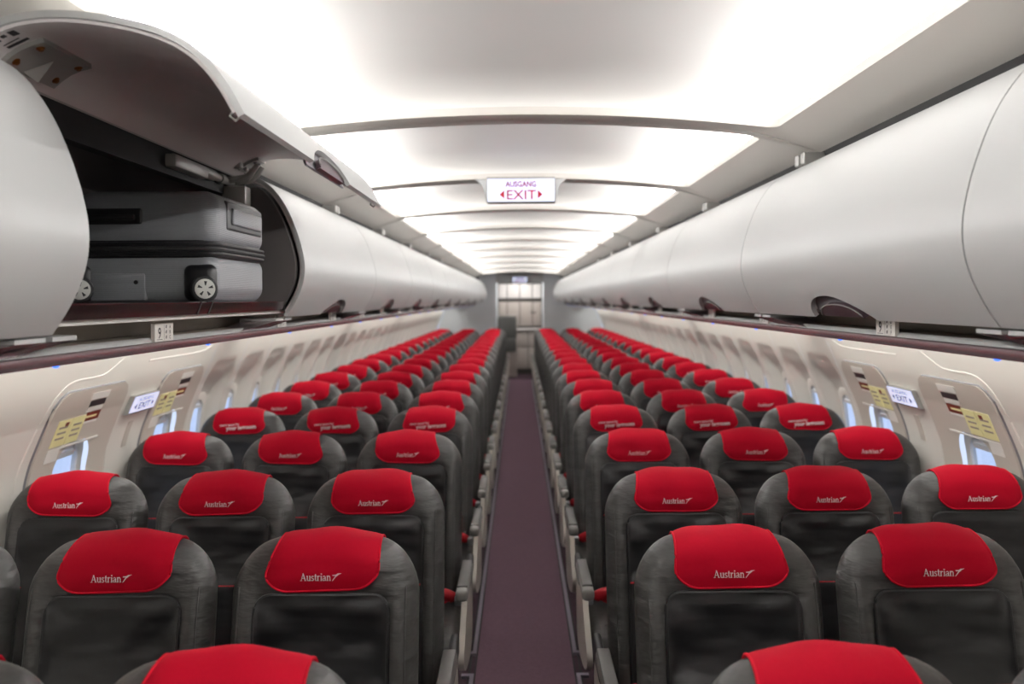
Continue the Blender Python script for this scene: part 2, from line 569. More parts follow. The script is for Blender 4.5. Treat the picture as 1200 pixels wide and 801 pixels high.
def ring_pts(hw, hh, r, n=5):
    out = []
    for cx, cz, a0 in ((hw - r, hh - r, 0), (-hw + r, hh - r, 90), (-hw + r, -hh + r, 180), (hw - r, -hh + r, 270)):
        out += [(cx + r * math.cos(math.radians(a0 + 90 * i / n)), cz + r * math.sin(math.radians(a0 + 90 * i / n))) for i in range(n + 1)]
    return out


def window_meshes(s, depth):
    """frame ring, pane, shade for a window whose centre is at z=.985"""
    zz = 0.985
    P = lambda y, z, d: (s * (wx(z + zz) + depth + d), y, z + zz)
    f = MB()
    rings = [ring_pts(.150, .20, .115), ring_pts(.140, .19, .105), ring_pts(.108, .158, .085), ring_pts(.106, .156, .083)]
    ds = [0.001, -0.004, -0.003, 0.018]
    n = len(rings[0])
    f.add([P(y, z, d) for R, d in zip(rings, ds) for y, z in R], [(i * n + j, i * n + (j + 1) % n, (i + 1) * n + (j + 1) % n, (i + 1) * n + j) for i in range(3) for j in range(n)])
    p = MB()
    R = ring_pts(.125, .175, .09)
    p.add([P(y, z, .012) for y, z in R] + [P(y, z, .015) for y, z in R], [tuple(range(n)), tuple(range(2 * n - 1, n - 1, -1))] + [(j, (j + 1) % n, n + (j + 1) % n, n + j) for j in range(n)])
    sh = MB().slab(lambda y, z: P(y, z, .007), lambda y, z: P(y, z, .0105), lins(-.105, .105, 5), lins(.118, .155, 5))
    sh.slab(lambda y, z: P(y, z, -.006), lambda y, z: P(y, z, .0071), lins(-.06, .06, 4), lins(.114, .132, 3))
    return f.mesh('window_frame', 'cream', 40), p.mesh('pane', 'glass', 0), sh.mesh('shade', 'shade', 40)


HATCH = ((3.06, 3.635), (3.975, 4.494))
WIN0 = 4.83
NWIN = int((18.35 - (WIN0 - WPITCH / 2)) / WPITCH)
wn = 1
for s, nm in ((-1, 'wall_left'), (1, 'wall_right')):
    wall = tag(empty(nm), kind='structure')
    pm = win_panel_mesh(s)
    wf, wp, ws = window_meshes(s, 0.066)
    hf, hp, hs = window_meshes(s, 0.020)
    for i in range(NWIN):
        y = WIN0 + i * WPITCH
        link('wall_panel', pm, wall, (0, y, 0))
        w = tag(empty('window_%d' % wn, (0, y, 0)), kind='structure'); wn += 1
        link('window_frame', wf, w); link('pane', wp, w); link('shade', ws, w)
    yend = WIN0 + (NWIN - 0.5) * WPITCH
    P = lambda y, z: (s * wx(z), y, z)
    if yend < 18.4:
        MB().grid(P, [yend + .001, 18.4], ZS).obj('wall_panel', 'cream', wall)
    MB().grid(P, [-2.0, -0.3], ZS).obj('wall_panel', 'cream', wall)
    MB().grid(P, [-0.298, 1.3], ZS).obj('wall_panel', 'cream', wall)
    def inhatch(y, z):
        return any(rr(y - (a + b) / 2, z - 0.80, (b - a) / 2 - .02, .55, .06) < 0 for a, b in HATCH)
    ys = sorted(set(lins(1.302, 2.9, 4) + lins(2.95, WIN0 - WPITCH / 2 - .001, 70)))
    MB().grid(P, ys, ZS, skip=inhatch).obj('wall_panel', 'cream', wall)
    # the raised moulding round the hatches
    def rid(pts, r=0.009):
        q = catmull(pts, 6)
        return MB().tube([(s * (wx(z) + 0.0065), y, z) for y, z in q], r, 8)
    rid([(3.62, 1.56), (3.53, 1.51), (3.46, 1.46), (3.38, 1.418), (3.30, 1.408), (3.14, 1.405), (3.065, 1.37), (3.025, 1.29), (3.005, 1.16), (2.99, .9), (2.985, .3)]).obj('moulding', 'cream', wall)
    rid([(3.66, 1.56), (3.62, 1.47), (3.645, 1.38), (3.66, 1.2), (3.668, .3)], .006).obj('moulding', 'cream', wall)
    rid([(3.74, 1.44), (4.30, 1.44), (4.42, 1.455), (4.50, 1.50), (4.53, 1.56)], .009).obj('moulding', 'cream', wall)
    # assist-handle recess between hatches
    MB().slab(lambda y, z: (s * (wx(z) - .004), y, z), lambda y, z: (s * (wx(z) + .004), y, z), [3.80, 3.84], lins(1.06, 1.17, 5)).obj('assist_plate', 'hatch', wall)
    for hi, (a, b) in enumerate(HATCH):
        yc = (a + b) / 2
        hw = (b - a) / 2
        d = tag(empty('door_%d' % ((0 if s < 0 else 2) + hi + 1), (0, yc, 0)), kind='structure')
        # hatch sheet, window opening at its centre
        Q = lambda y, z, o: (s * (wx(z) + o), y, z)
        def outline(y, z): return rr(y, z - 0.80, hw - .006, .564, .075)
        hb = MB()
        rings = []
        n = 48
        # ring-based sheet: from outline in to the window opening
        def bound(f0, ang, cz):
            lo, hi_ = 0.0, 1.2
            for _ in range(26):
                m_ = (lo + hi_) / 2
                if f0(m_ * math.cos(ang), cz + m_ * math.sin(ang)) > 0: hi_ = m_
                else: lo = m_
            return lo
        angs = [2 * math.pi * i / 72 for i in range(72)]
        cz = 0.985
        ro = [bound(outline, t, cz) for t in angs]
        ri = [bound(lambda y, z: rr(y, z - .985, .128, .178, .098), t, cz) for t in angs]
        fr = [0, .12, .25, .4, .55, .7, .82, .92, 1.0]
        vs, fs = [], []
        for q, fq in enumerate(fr):
            for t, i0, o0 in zip(angs, ri, ro):
                r_ = lerp(i0, o0, fq)
                y, z = r_ * math.cos(t), cz + r_ * math.sin(t)
                vs.append(Q(y, z, -0.012))
        for t, o0 in zip(angs, ro):
            vs.append(Q(o0 * math.cos(t), cz + o0 * math.sin(t), 0.012))
        for q in range(len(fr)):
            fs += [(q * 72 + j, q * 72 + (j + 1) % 72, (q + 1) * 72 + (j + 1) % 72, (q + 1) * 72 + j) for j in range(72)]
        MB().add(vs, fs).obj('hatch_panel', 'hatch', d)
        gl = MB().tube([Q(o0 * 1.012 * math.cos(t), cz + o0 * 1.008 * math.sin(t), 0.002) for t, o0 in zip(angs, ro)], 0.007, 6, closed=True)
        gl.obj('hatch_seal', 'pan', d)
        link('window_frame', hf, d); link('pane', hp, d); link('shade', hs, d)
        def patch(name, y0, y1, z0, z1, m, o=-0.0145):
            return MB().slab(lambda y, z: Q(y, z, o), lambda y, z: Q(y, z, -0.0118), [y0, (y0 + y1) / 2, y1], lins(z0, z1, 4)).obj(name, m, d, smooth=0)
        # notices: y runs away from the camera; pull handle cover, pictograms, yellow instruction cards
        patch('handle_flap', -.04, .10, 1.318, 1.345, 'label')
        patch('notice_strip', -.03, .09, 1.292, 1.314, 'ink')
        patch('notice_strip', -.035, .085, 1.272, 1.289, 'label')
        patch('pictogram', -.02, .085, 1.236, 1.268, 'brown')
        patch('pictogram', -.02, .06, 1.248, 1.256, 'yellow', -.0155)
        patch('notice_strip', -.025, .08, 1.226, 1.234, 'label')
        patch('instruction_card', -.115, -.022, 1.165, 1.262, 'yellow')
        patch('instruction_card', -.215, -.121, 1.165, 1.262, 'yellow')
        for z in (1.235, 1.215, 1.195):
            patch('card_drawing', -.10, -.04, z - .004, z + .003, 'channel', -.0155)
            patch('card_drawing', -.20, -.14, z - .004, z + .003, 'channel', -.0155)
        patch('card_arrow', -.165, -.14, 1.238, 1.252, 'brown', -.0155)
        patch('notice_label', -.215, -.13, 1.108, 1.158, 'label')
        patch('ledge_strip', -.16, .155, 1.150, 1.158, 'label', -.0155)
    # lit sign between the hatches
    ex = empty('exit_sign', (s * wx(1.25), 3.828, 1.25))
    tag(ex, 'lit white exit sign on the wall between two hatches, %s' % ('suitcase side of the cabin' if s < 0 else 'side where every locker is shut'), 'sign', 'lit wall exit signs')
    o_ = Vector((s * wx(1.25), 3.828, 1.25))
    def Qs(u, v, d): return Vector((s * (wx(1.25 + v) - d), 3.828 + u, 1.25 + v)) - o_
    MB().slab(lambda u, v: Qs(u, v, .022), lambda u, v: Qs(u, v, .001), lins(-.128, .128, 3), lins(-.04, .04, 5)).obj('housing', 'steel', ex)
    MB().slab(lambda u, v: Qs(u, v, .025), lambda u, v: Qs(u, v, .0222), lins(-.120, .120, 3), lins(-.034, .034, 5)).obj('lit_face', 'signlit', ex)
    tm = MB()
    for txt, sz, v0, b in (('AUSGANG', .022, .012, .0), ('EXIT', .038, -.022, .0006)):
        vs, fs = text_geo(txt, sz, b, squeeze=1.5)
        tm.add([Qs(-s * u, v + v0, .0262) for u, v in vs], fs)
    for sg in (-1, 1):
        tm.add([Qs(-s * u, v, .0262) for u, v in ((sg * .075, .004), (sg * .075, -.022), (sg * .098, -.009))], [(0, 1, 2)])
    tm.obj('lettering', 'signgrey', ex, smooth=0, recalc=False)

# partition walls either side of the aisle at the far end, end wall, wall behind the camera
for s, nm in ((-1, 'wall_partition_left'), (1, 'wall_partition_right')):
    poly = [(s * .50, 0), (s * .50, 2.24), (s * 1.0, 2.20), (s * 1.30, 2.05), (s * 1.44, 1.7)] + [(s * (wx(z) - .004), z) for z in (1.585, 1.46, 1.37, 1.2, 1.0, .8, .4, 0)]
    tag(MB().prism(poly, 'y', 18.41, 18.50).obj(nm, 'part', smooth=0), kind='structure')
    x0, x1 = sorted((s * .50, s * .56))
    tag(MB().box(x0, x1, 18.51, 20.3, 0, 2.28).obj('wall_galley_left' if s < 0 else 'wall_galley_right', 'part', smooth=0), kind='structure')
tag(MB().box(-.498, .498, 18.412, 18.498, 2.03, 2.24).obj('trim_5', 'white', smooth=0), kind='structure')
hullp = [(-wx(z), z) for z in (0, .4, .8, 1.0, 1.2, 1.37, 1.585)] + [(-1.45, 1.8), (-1.3, 2.1), (-1.05, 2.35), (0, 2.5), (1.05, 2.35), (1.3, 2.1), (1.45, 1.8)] + [(wx(z), z) for z in (1.585, 1.37, 1.2, 1.0, .8, .4, 0)]
tag(MB().prism(hullp, 'y', -2.06, -2.0).obj('wall_front', 'cream', smooth=0), kind='structure')
tag(MB().prism(hullp, 'y', 20.4, 20.46).obj('wall_back', 'part', smooth=0), kind='structure')
# upper hull over the lockers (closes the crown; behind everything in view)
hull = MB()
cr = [(1.585, 1.52), (1.8, 1.47), (2.1, 1.32), (2.38, 1.06), (2.52, 0.6), (2.56, 0.0)]
prof = [(-x, z) for z, x in cr] + [(x, z) for z, x in reversed(cr[:-1])]
hull.slab(lambda i, y: (prof[i][0], y, prof[i][1]), lambda i, y: (prof[i][0] * 1.02, y, prof[i][1] + .02), list(range(len(prof))), [-2.0, 20.4])
tag(hull.obj('ceiling_crown', 'black'), kind='structure')

# ------------------------------------------------------------------ overhead lockers
BL = 1.6
BPR = [(1.02, 2.155), (.972, 2.147), (.932, 2.128), (.912, 2.105), (.881, 2.067), (.855, 2.026), (.836, 1.98), (.813, 1.914), (.797, 1.855), (.7895, 1.808), (.795, 1.762), (.811, 1.715), (.831, 1.672), (.866, 1.630)]
BP = catmull(BPR, 6)
for _ in range(90):            # fair the curve
    BP = [BP[0]] + [tuple((BP[i - 1][k] + 2 * BP[i][k] + BP[i + 1][k]) / 4 for k in (0, 1)) for i in range(1, len(BP) - 1)] + [BP[-1]]
_al = [0.0]
for i in range(1, len(BP)):
    _al.append(_al[-1] + math.hypot(BP[i][0] - BP[i - 1][0], BP[i][1] - BP[i - 1][1]))
BLEN = _al[-1]
_at = [a / BLEN for a in _al]


def prof_pt(t, off=0.0):
    """point on the door profile at arc fraction t, moved OFF outboard along the normal (x positive side)"""
    x = interp(t, _at, [p[0] for p in BP]); z = interp(t, _at, [p[1] for p in BP])
    if t > 1.0:
        d0 = prof_pt(1.0); dd = prof_pt(.97)
        k = (t - 1.0) / .03
        x, z = d0[0] + (d0[0] - dd[0]) * k, d0[1] + (d0[1] - dd[1]) * k
        if not off: return (x, z)
    if off:
        tt = min(t, 1.0)
        a = prof_pt(max(0, tt - .02)); b = prof_pt(min(1, tt + .02))
        tx, tz = b[0] - a[0], b[1] - a[1]
        L = math.hypot(tx, tz)
        nx, nz = -tz / L, tx / L       # along the profile downwards: left normal points outboard
        if nx < 0: nx, nz = -nx, -nz
        x += nx * off; z += nz * off
    return (x, z)


NW, NH = 0.250, 0.115     # handle notch half width (m), height (arc fraction)


def notch(y):
    # y towards the tail is +: steep on that side, long and gentle on the other
    if y >= 0:
        q = y / .200
        return 0.0 if q >= 1 else NH * (1 - q ** 2.5) ** 0.5
    q = -y / .250
    return 0.0 if q >= 1 else NH * (1 - q ** 1.55) ** 0.85


def xf_closed(x, z): return (x, z)
_ang = math.radians(-61.7)
def xf_open(x, z):
    # swing about the latch edge, then lift: measured on the raised door (x positive side)
    dx, dz = x - .862, z - 1.639
    c, s_ = math.cos(_ang), math.sin(_ang)
    return (.520 + dx * c - dz * s_, 2.040 + dx * s_ + dz * c)


def door_meshes(s, xf):
    h = BL / 2 - .003
    ins = [-.025 + .225 * math.cos(math.pi * i / 36) for i in range(37)]
    ys = sorted(set(lins(-h, -.27, 8) + ins + lins(.22, h, 8)))
    ts = lins(0, 1, 44)
    def mk(off):
        def f(y, v):
            t = v * (1 - notch(y))
            x, z = xf(*prof_pt(t, off))
            return (s * x, y, z)
        return f
    d = MB().slab(mk(0.0), mk(0.013), ys, ts)
    door = d.mesh('door', ['white'], 35)
    # lining on the inside
    def lf(off):
        def f(y, v):
            x, z = xf(*prof_pt(lerp(.012, 1 - max(notch(y) + .01, .02), v), off))
            return (s * x, y, z)
        return f
    lining = MB().slab(lf(.0135), lf(.020), [y * .992 for y in ys], lins(0, 1, 36)).mesh('lining', 'doorin', 35)
    def pf(off):
        def f(y, v):
            x, z = xf(*prof_pt(lerp(1 - notch(y) - .012, 1.0, v), off))
            return (s * x, y, z)
        return f
    yp = [-.025 + .225 * math.cos(math.pi * i / 30) for i in range(31)][::-1]
    pan = MB().slab(pf(.0205), pf(.026), yp, lins(0, 1, 6)).mesh('handle_recess', 'pan', 35)
    LW = .150
    def ff(off):
        def f(y, v):
            q = min(1, abs(y) / LW)
            y = y - .01
            top = .068 * (1 - q ** 2.2) ** .5
            x, z = xf(*prof_pt(lerp(1 - top, 1.0, v), off - .004 * (1 - v)))
            return (s * x, y, z)
        return f
    yl = [LW * math.cos(math.pi * i / 20) for i in range(21)][::-1]
    lm = MB().slab(ff(.008), ff(.020), yl, lins(0, 1, 5))
    lm.tube([ff(.007)(y, 0) for y in yl[1:-1]], .0022, 5, m=1)
    latch = lm.mesh('latch', ['latch', 'arm'], 35)
    return door, lining, pan, latch


def body_mesh(s):
    h = BL / 2 - .002
    b = MB()
    X = lambda x: s * x
    # floor, back, top as folded sheet
    sheet = [(.888, 1.672), (1.40, 1.672), (1.41, 1.80), (1.31, 2.03), (1.18, 2.10), (1.065, 2.120)]
    out = [(.888, 1.655), (1.418, 1.655), (1.428, 1.805), (1.322, 2.048), (1.18, 2.117), (1.065, 2.137)]
    b.slab(lambda i, y: (X(sheet[i][0]), y, sheet[i][1]), lambda i, y: (X(out[i][0]), y, out[i][1]), list(range(6)), [-h, h])
    body = b.mesh('shell', 'binin', 30)
    ends = []
    poly = [prof_pt(t, .030) for t in lins(.13, .985, 24)] + [(1.412, 1.657), (1.424, 1.805), (1.318, 2.035), (1.15, 2.10)]
    for a, c in ((-h, -h + .012), (h - .012, h)):
        ends.append(MB().prism([(X(p[0]), p[1]) for p in poly], 'y', a, c).mesh('end_panel', 'binin', 30))
    sl = MB()
    x0, x1 = sorted((X(.872), X(.8875)))
    sl.prism([(X(.870), 1.6885), (X(.866), 1.686), (X(.8665), 1.683), (X(.879), 1.6545), (X(.8875), 1.654), (X(.8875), 1.6885)], 'y', -h + .004, h - .004)
    sill = sl.mesh('sill', 'chrome', 35)
    return body, ends, sill


ORD = ['first', 'second', 'third', 'fourth', 'fifth', 'sixth', 'seventh', 'eighth', 'ninth', 'tenth', 'eleventh', 'twelfth', 'thirteenth', 'fourteenth', 'fifteenth', 'sixteenth', 'seventeenth', 'eighteenth', 'nineteenth', 'twentieth', 'twenty-first']
SIDE = {-1: 'suitcase side', 1: 'all-shut side'}
NB = 11
for s in (-1, 1):
    body, ends, sill = body_mesh(s)
    closed = door_meshes(s, xf_closed)
    for i in range(NB):
        yc = BL * (i + .5)
        opened = (s < 0 and i == 1)
        lk = empty('overhead_locker', (0, yc, 0))
        if opened:
            lab = 'open white overhead locker with its door raised and a grey suitcase inside'
        elif s < 0:
            lab = ('closed white overhead locker nearest the camera, in front of the open one' if i == 0 else
                   'closed white overhead locker, %s beyond the open one' % ORD[i - 2])
        else:
            lab = ('closed white overhead locker nearest the camera, facing the suitcase side' if i == 0 else
                   'closed white overhead locker, %s from the camera on the all-shut side' % ORD[i])
        tag(lk, lab, 'overhead locker', 'overhead lockers on the ' + SIDE[s])
        link('shell', body, lk); link('end_panel', ends[0], lk); link('end_panel', ends[1], lk); link('sill', sill, lk)
        dm = door_meshes(s, xf_open) if opened else closed
        dr = link('door', dm[0], lk)
        for nme, me in zip(('lining', 'handle_recess', 'latch'), dm[1:]):
            link(nme, me, dr)
        if opened:
            open_locker, open_door = lk, dr
            for yq in (-.055, .03):
                MB().prism([(-.868, 1.6895), (-.8645, 1.6868), (-.8770, 1.6535), (-.8795, 1.6535), (-.870, 1.684)], 'y', yq, yq + .008).obj('sill_clip', 'rubber', lk, smooth=0)
    # last short filler to the partition
    yy = BL * NB
    fl = MB().slab(lambda y, t: (s * prof_pt(t)[0], y, prof_pt(t)[1]), lambda y, t: (s * prof_pt(t, .02)[0], y, prof_pt(t, .02)[1]), [yy + .003, 18.405], lins(0, 1, 24))
    tag(fl.obj('locker_filler', 'white'), 'short white blank panel closing the locker row at the partition, ' + SIDE[s], 'panel', 'locker row end panels')
    # lockers behind the camera keep the row going
    bk = MB().slab(lambda y, t: (s * prof_pt(t)[0], y, prof_pt(t)[1]), lambda y, t: (s * prof_pt(t, .02)[0], y, prof_pt(t, .02)[1]), [-1.98, -.003], lins(0, 1, 24))
    tag(bk.obj('trim_3' if s < 0 else 'trim_4', 'white'), kind='structure')

# towards the tail the fuselage narrows: ceiling and lockers draw in over the last metres
def taper(o):
    oy = o.location.y
    if o.parent and o.parent.type == 'EMPTY': oy += o.parent.location.y
    if o.parent and o.parent.parent: oy += o.parent.parent.location.y
    if not o.data or oy + 1.8 < 10: return
    me = o.data.copy(); o.data = me
    for v in me.vertices:
        y = v.co.y + oy
        k = 1 - .20 * (max(0, y - 10) / 8.4) ** 2
        v.co.x *= k
        v.co.z = 1.69 + (v.co.z - 1.69) * (k if v.co.z > 1.69 else 1)
for o in list(S.objects):
    top = o
    while top.parent: top = top.parent
    if o.type == 'MESH' and (top.name.startswith(('ceiling', 'locker_filler')) and top.name != 'ceiling_crown' or top.name.startswith('overhead_locker')):
        if o.name.startswith('slot_clip') or o.name.startswith('slot_strip'): continue
        taper(o)

# details of the open door (locker-local y: camera end is -0.8)
def od(t, y, off):
    x, z = xf_open(*prof_pt(t, off))
    return Vector((-x, y, z))
def hinge_plate(y0, y1, t0, t1, name, near):
    m_ = MB().slab(lambda y, t: od(t, y, .020), lambda y, t: od(t, y, .030), lins(y0, y1, 3), lins(t0, t1, 5))
    yc = (y0 + y1) / 2
    if near:
        m_.add([od(t0 + .01, yc - .03, .030), od(t0 + .01, yc + .03, .030), od(t1 - .06, yc, .031), od(t0 + .01, yc, .050)], [(0, 2, 3), (1, 3, 2), (0, 3, 1)])
    o = m_.obj(name, 'steel', open_door)
    for y in (y0 + .022, y1 - .022):
        for t in (t0 + .035, t1 - .035):
            c = od(t, y, .029); c2 = od(t, y, .039)
            q = MB().lathe([(.0085, 0), (.0085, .003), (.005, .004), (.005, .007)], c, c2 - c, 10)
            q.obj('bolt', 'copper' if near else 'pan', o)
    return o
hinge_plate(-.715, -.525, .05, .225, 'hinge_plate', True)
hp2 = hinge_plate(.70, .785, .06, .21, 'hinge_plate', False)
# gooseneck arm at the far end, from the plate down to the pivot on the locker
arm = MB()
for y in (.712, .772):
    arm.tube([od(.19, y, .042), od(.12, y, .060), od(.06, y, .062), Vector((-1.05, y, 2.118))], [.009, .012, .013, .012], 8)
arm.tube([Vector((-1.05, .56, 2.115)), Vector((-1.05, .795, 2.115))], .013, 10)
arm.tube([Vector((-1.05, .46, 2.115)), Vector((-1.05, .57, 2.115))], .019, 12)
arm.tube([Vector((-1.05, .63, 2.115)), Vector((-1.05, .67, 2.115))], .018, 12)
arm.obj('hinge_arm', 'steel', open_locker)
MB().box(-1.07, -.985, .715, .785, 2.03, 2.10, bevel=.008).obj('hinge_bracket', 'steel', open_locker)
MB().box(-1.08, -1.03, .20, .48, 2.09, 2.13, bevel=.008).obj('hinge_bracket', 'steel', open_locker)
MB().box(-1.09, -1.03, -.76, -.69, 2.04, 2.10, bevel=.008).obj('hinge_bracket', 'steel', open_locker)
MB().prism([(-.60, 1.98), (-.30, 1.98), (-.40, 2.055), (-.50, 2.055)], 'x', -1.30, -1.285).obj('rib_plate', 'steel', open_locker)
MB().lathe([(.014, 0), (.014, .012), (.008, .016)], (-1.284, -.45, 2.02), (1, 0, 0), 12).obj('stud', 'pan', open_locker)
# hooks along the latch edge
for y in (-.775, .755):
    pts = [od(.990, y, .014), od(.995, y, .024), od(.975, y, .030), od(.965, y, .018)]
    MB().tube(pts, .003, 6).obj('hook', 'steel', open_door)
for y in (-.09, .09):
    MB().slab(lambda yy, t: od(t, yy, .022), lambda yy, t: od(t, yy, .05), lins(y - .03, y + .03, 4), lins(.83, .88, 3)).obj('latch_block', 'steel', open_door)
MB().tube([od(.86, -.16, .045), od(.86, .16, .045)], .006, 6).obj('latch_rod', 'steel', open_door)
# notice on the lining
pl = MB().slab(lambda y, t: od(t, y, .0202), lambda y, t: od(t, y, .0208), [-.79, -.715], lins(.095, .20, 5))
plo = pl.obj('notice', 'doorin', open_door)
pk = MB()
for y0, y1, t0, t1 in ((-.735, -.725, .11, .19), (-.745, -.741, .11, .17), (-.780, -.757, .165, .19), (-.777, -.765, .135, .152), (-.775, -.770, .105, .125), (-.765, -.760, .105, .125)):
    pk.slab(lambda y, t: od(t, y, .0209), lambda y, t: od(t, y, .0212), [y0, y1], [t0, t1])
pk.obj('notice_print', 'ink', plo)

# ------------------------------------------------------------------ service rails under the lockers
BLUE = [.9, 1.75, 2.606, 3.53] + [4.32 + .775 * i for i in range(18)]
SIGN = [(.75 + .64 - .2, 8), (2.25, 9), (3.37, 10), (4.30, 11)] + [(5.10 + .775 * i, 12 + i) for i in range(17)]
for s in (-1, 1):
    rl = tag(empty('service_rail', (s * .93, 0, 1.565)), 'white service rail with dark glossy edge running under the lockers, ' + SIDE[s], 'rail', 'service rails under the lockers')
    o_ = Vector((s * .93, 0, 1.565))
    def L(x, y, z): return (s * x - o_.x, y, z - o_.z)
    def ext(poly, y0=-1.98, y1=18.4):
        m_ = MB()
        q = [L(x, 0, z) for x, z in poly]
        m_.prism([(p[0], p[2]) for p in q], 'y', y0, y1)
        return m_
    ext([(.930, 1.5635), (.928, 1.568), (.9285, 1.584), (.931, 1.5868), (.962, 1.5868), (.962, 1.5635)]).obj('rail_edge', 'rail', rl)
    ext([(.9315, 1.5872), (.934, 1.592), (.940, 1.5975), (.947, 1.599), (.952, 1.599), (.952, 1.5872)]).obj('ledge', 'white', rl)
    ext([(.9525, 1.598), (1.045, 1.5985), (1.045, 1.6545), (1.066, 1.6545), (1.066, 1.5872), (.9525, 1.5872)]).obj('channel', 'channel', rl)
    ext([(.963, 1.566), (.963, 1.572), (1.50, 1.5845), (1.50, 1.5785)]).obj('underside_panel', 'cream', rl)
    ext([(.893, 1.6535), (.895, 1.643), (1.04, 1.643), (1.04, 1.6535)]).obj('sill_base', 'label', rl)
    bl_ = MB().lathe([(.0065, 0), (.0065, .003), (.004, .005)], (0, 0, 0), (0, 0, -1), 10).mesh('indicator_light', 'blue')
    for y in BLUE:
        link('indicator_light', bl_, rl, L(.941, y, 1.5634))
    for y, n in SIGN:
        sg = empty('row_sign', L(.9265, y, 1.588), rl)
        sb = MB()
        F = lambda u, z, d: (-s * d, u, z)
        sb.slab(lambda u, z: (-s * .0, u, z), lambda u, z: (s * .010, u, z), [-.058, .058], [.0, .046])
        link('row_sign', sb.mesh('row_sign', 'label', 0), rl, L(.9265, y, 1.588))
        bpy.data.objects.remove(sg)
        if y < 9:
            tm = MB()
            vs, fs = text_geo(str(n), .040, .0004, squeeze=1.0)
            ob = rl.children[-1]
            F2 = lambda u, v: (-s * .0006, -s * u, v)
            tm.add([F2(u - .030, v + .008) for u, v in vs], fs)
            tm.add([F2(-.048, .0045), F2(-.012, .0045), F2(-.012, .0058), F2(-.048, .0058)], [(0, 1, 2, 3)])
            tm.add([F2(-.002, .004), F2(-.0006, .004), F2(-.0006, .042), F2(-.002, .042)], [(0, 1, 2, 3)])
            for j, ch in enumerate('ABC' if s < 0 else 'DEF'):
                vs, fs = text_geo(ch, .013, .0003)
                tm.add([F2(u + .036, v + .032 - .0135 * j) for u, v in vs], fs)
                tm.add([F2(.008, .033 - .0135 * j), F2(.014, .033 - .0135 * j), F2(.016, .041 - .0135 * j), F2(.010, .041 - .0135 * j)], [(0, 1, 2, 3)])
            tm.obj('lettering', 'ink', [c for c in rl.children if c.name.startswith('row_sign')][-1], smooth=0, recalc=False)
    # fairings that tie the rail to each locker joint
    fmesh = MB()
    pts = lambda yy, z, x: (s * x - o_.x, yy, z - o_.z)
    for y0, y1, q0, q1 in ((-.11, -.012, -.33, -.20), (.012, .10, -.17, -.03)):
        vs = [pts(y0, 1.617, .874), pts(y1, 1.617, .874), pts(q1, 1.588, .934), pts(q0, 1.588, .934), pts(y0, 1.617, 1.0), pts(y1, 1.617, 1.0), pts(q1, 1.591, 1.0), pts(q0, 1.591, 1.0)]
        fmesh.add(vs, [(0, 1, 2, 3), (4, 7, 6, 5), (0, 4, 5, 1), (1, 5, 6, 2), (2, 6, 7, 3), (3, 7, 4, 0)])
    fme = fmesh.mesh('fairing', 'rail', 20)
    tme = MB()
    for y0, y1 in ((-.11, -.012), (.012, .10)):
        x0, x1 = sorted((s * .873 - o_.x, s * 1.0 - o_.x))
        tme.box(x0, x1, y0, y1, 1.6172 - o_.z, 1.6255 - o_.z)
    tme = tme.mesh('fairing_cap', 'white', 0)
    for i in range(0, NB + 1):
        f_ = link('fairing', fme, rl, (0, BL * i, 0))
        link('fairing_cap', tme, f_)

# ------------------------------------------------------------------ suitcase in the open locker
cs = tag(empty('suitcase', (-1.066, 2.70, 1.672)), 'dark grey hard-shell suitcase lying inside the open overhead locker', 'suitcase')
SX, SY = .200, .245                     # half width (x), half length (y)
def shell_half(z0, z1, name, m):
    MB().box(-SX, SX, -SY, SY, z0, z1, bevel=.045, seg=6).obj(name, m, cs)
MB().box(-SX, SX, -SY, SY,    .170, .332, bevel=.046, seg=6).obj('upper_shell', 'case', cs)
MB().box(-SX, SX, -SY, SY, .012, .160, bevel=.046, seg=6).obj('lower_shell', 'case', cs)
z_ = MB()
z_.box(-SX + .004, SX - .004, -SY + .004, SY - .004, .112, .218, bevel=.047, seg=6)
def band(zc_, r, grow):
    R = ring_pts(SX + grow, SY + grow, .05, 8)
    return [(x, y, zc_) for x, y in R]
z_.tube(band(.152, 0, .001), .007, 8, closed=True)
z_.tube(band(.178, 0, .001), .007, 8, closed=True)
z_.obj('zip_band', 'casedk', cs)
zz = MB().tube(band(.165, 0, .0025), .0075, 8, closed=True); zz.obj('zip', 'rubber', cs)
# grip in the camera-side end, with its dark recess
h_ = MB().box(-.17, .0, -SY - .004, -SY + .02, .232, .282, bevel=.011, seg=4); h_.obj('grip_recess', 'casedk', cs)
MB().box(-.15, -.02, -SY - .013, -SY - .002, .246, .262, bevel=.005, seg=3).obj('grip', 'rubber', cs)
# base plate low on the same end
MB().box(-.15, .005, -SY - .003, -SY + .02, .020, .098, bevel=.006, seg=2).obj('base_plate', 'casedk' if False else 'case', cs)
MB().lathe([(.006, 0), (.006, .004)], (-.02, -SY - .002, .072), (0, -1, 0), 10).obj('rivet', 'casedk', cs)
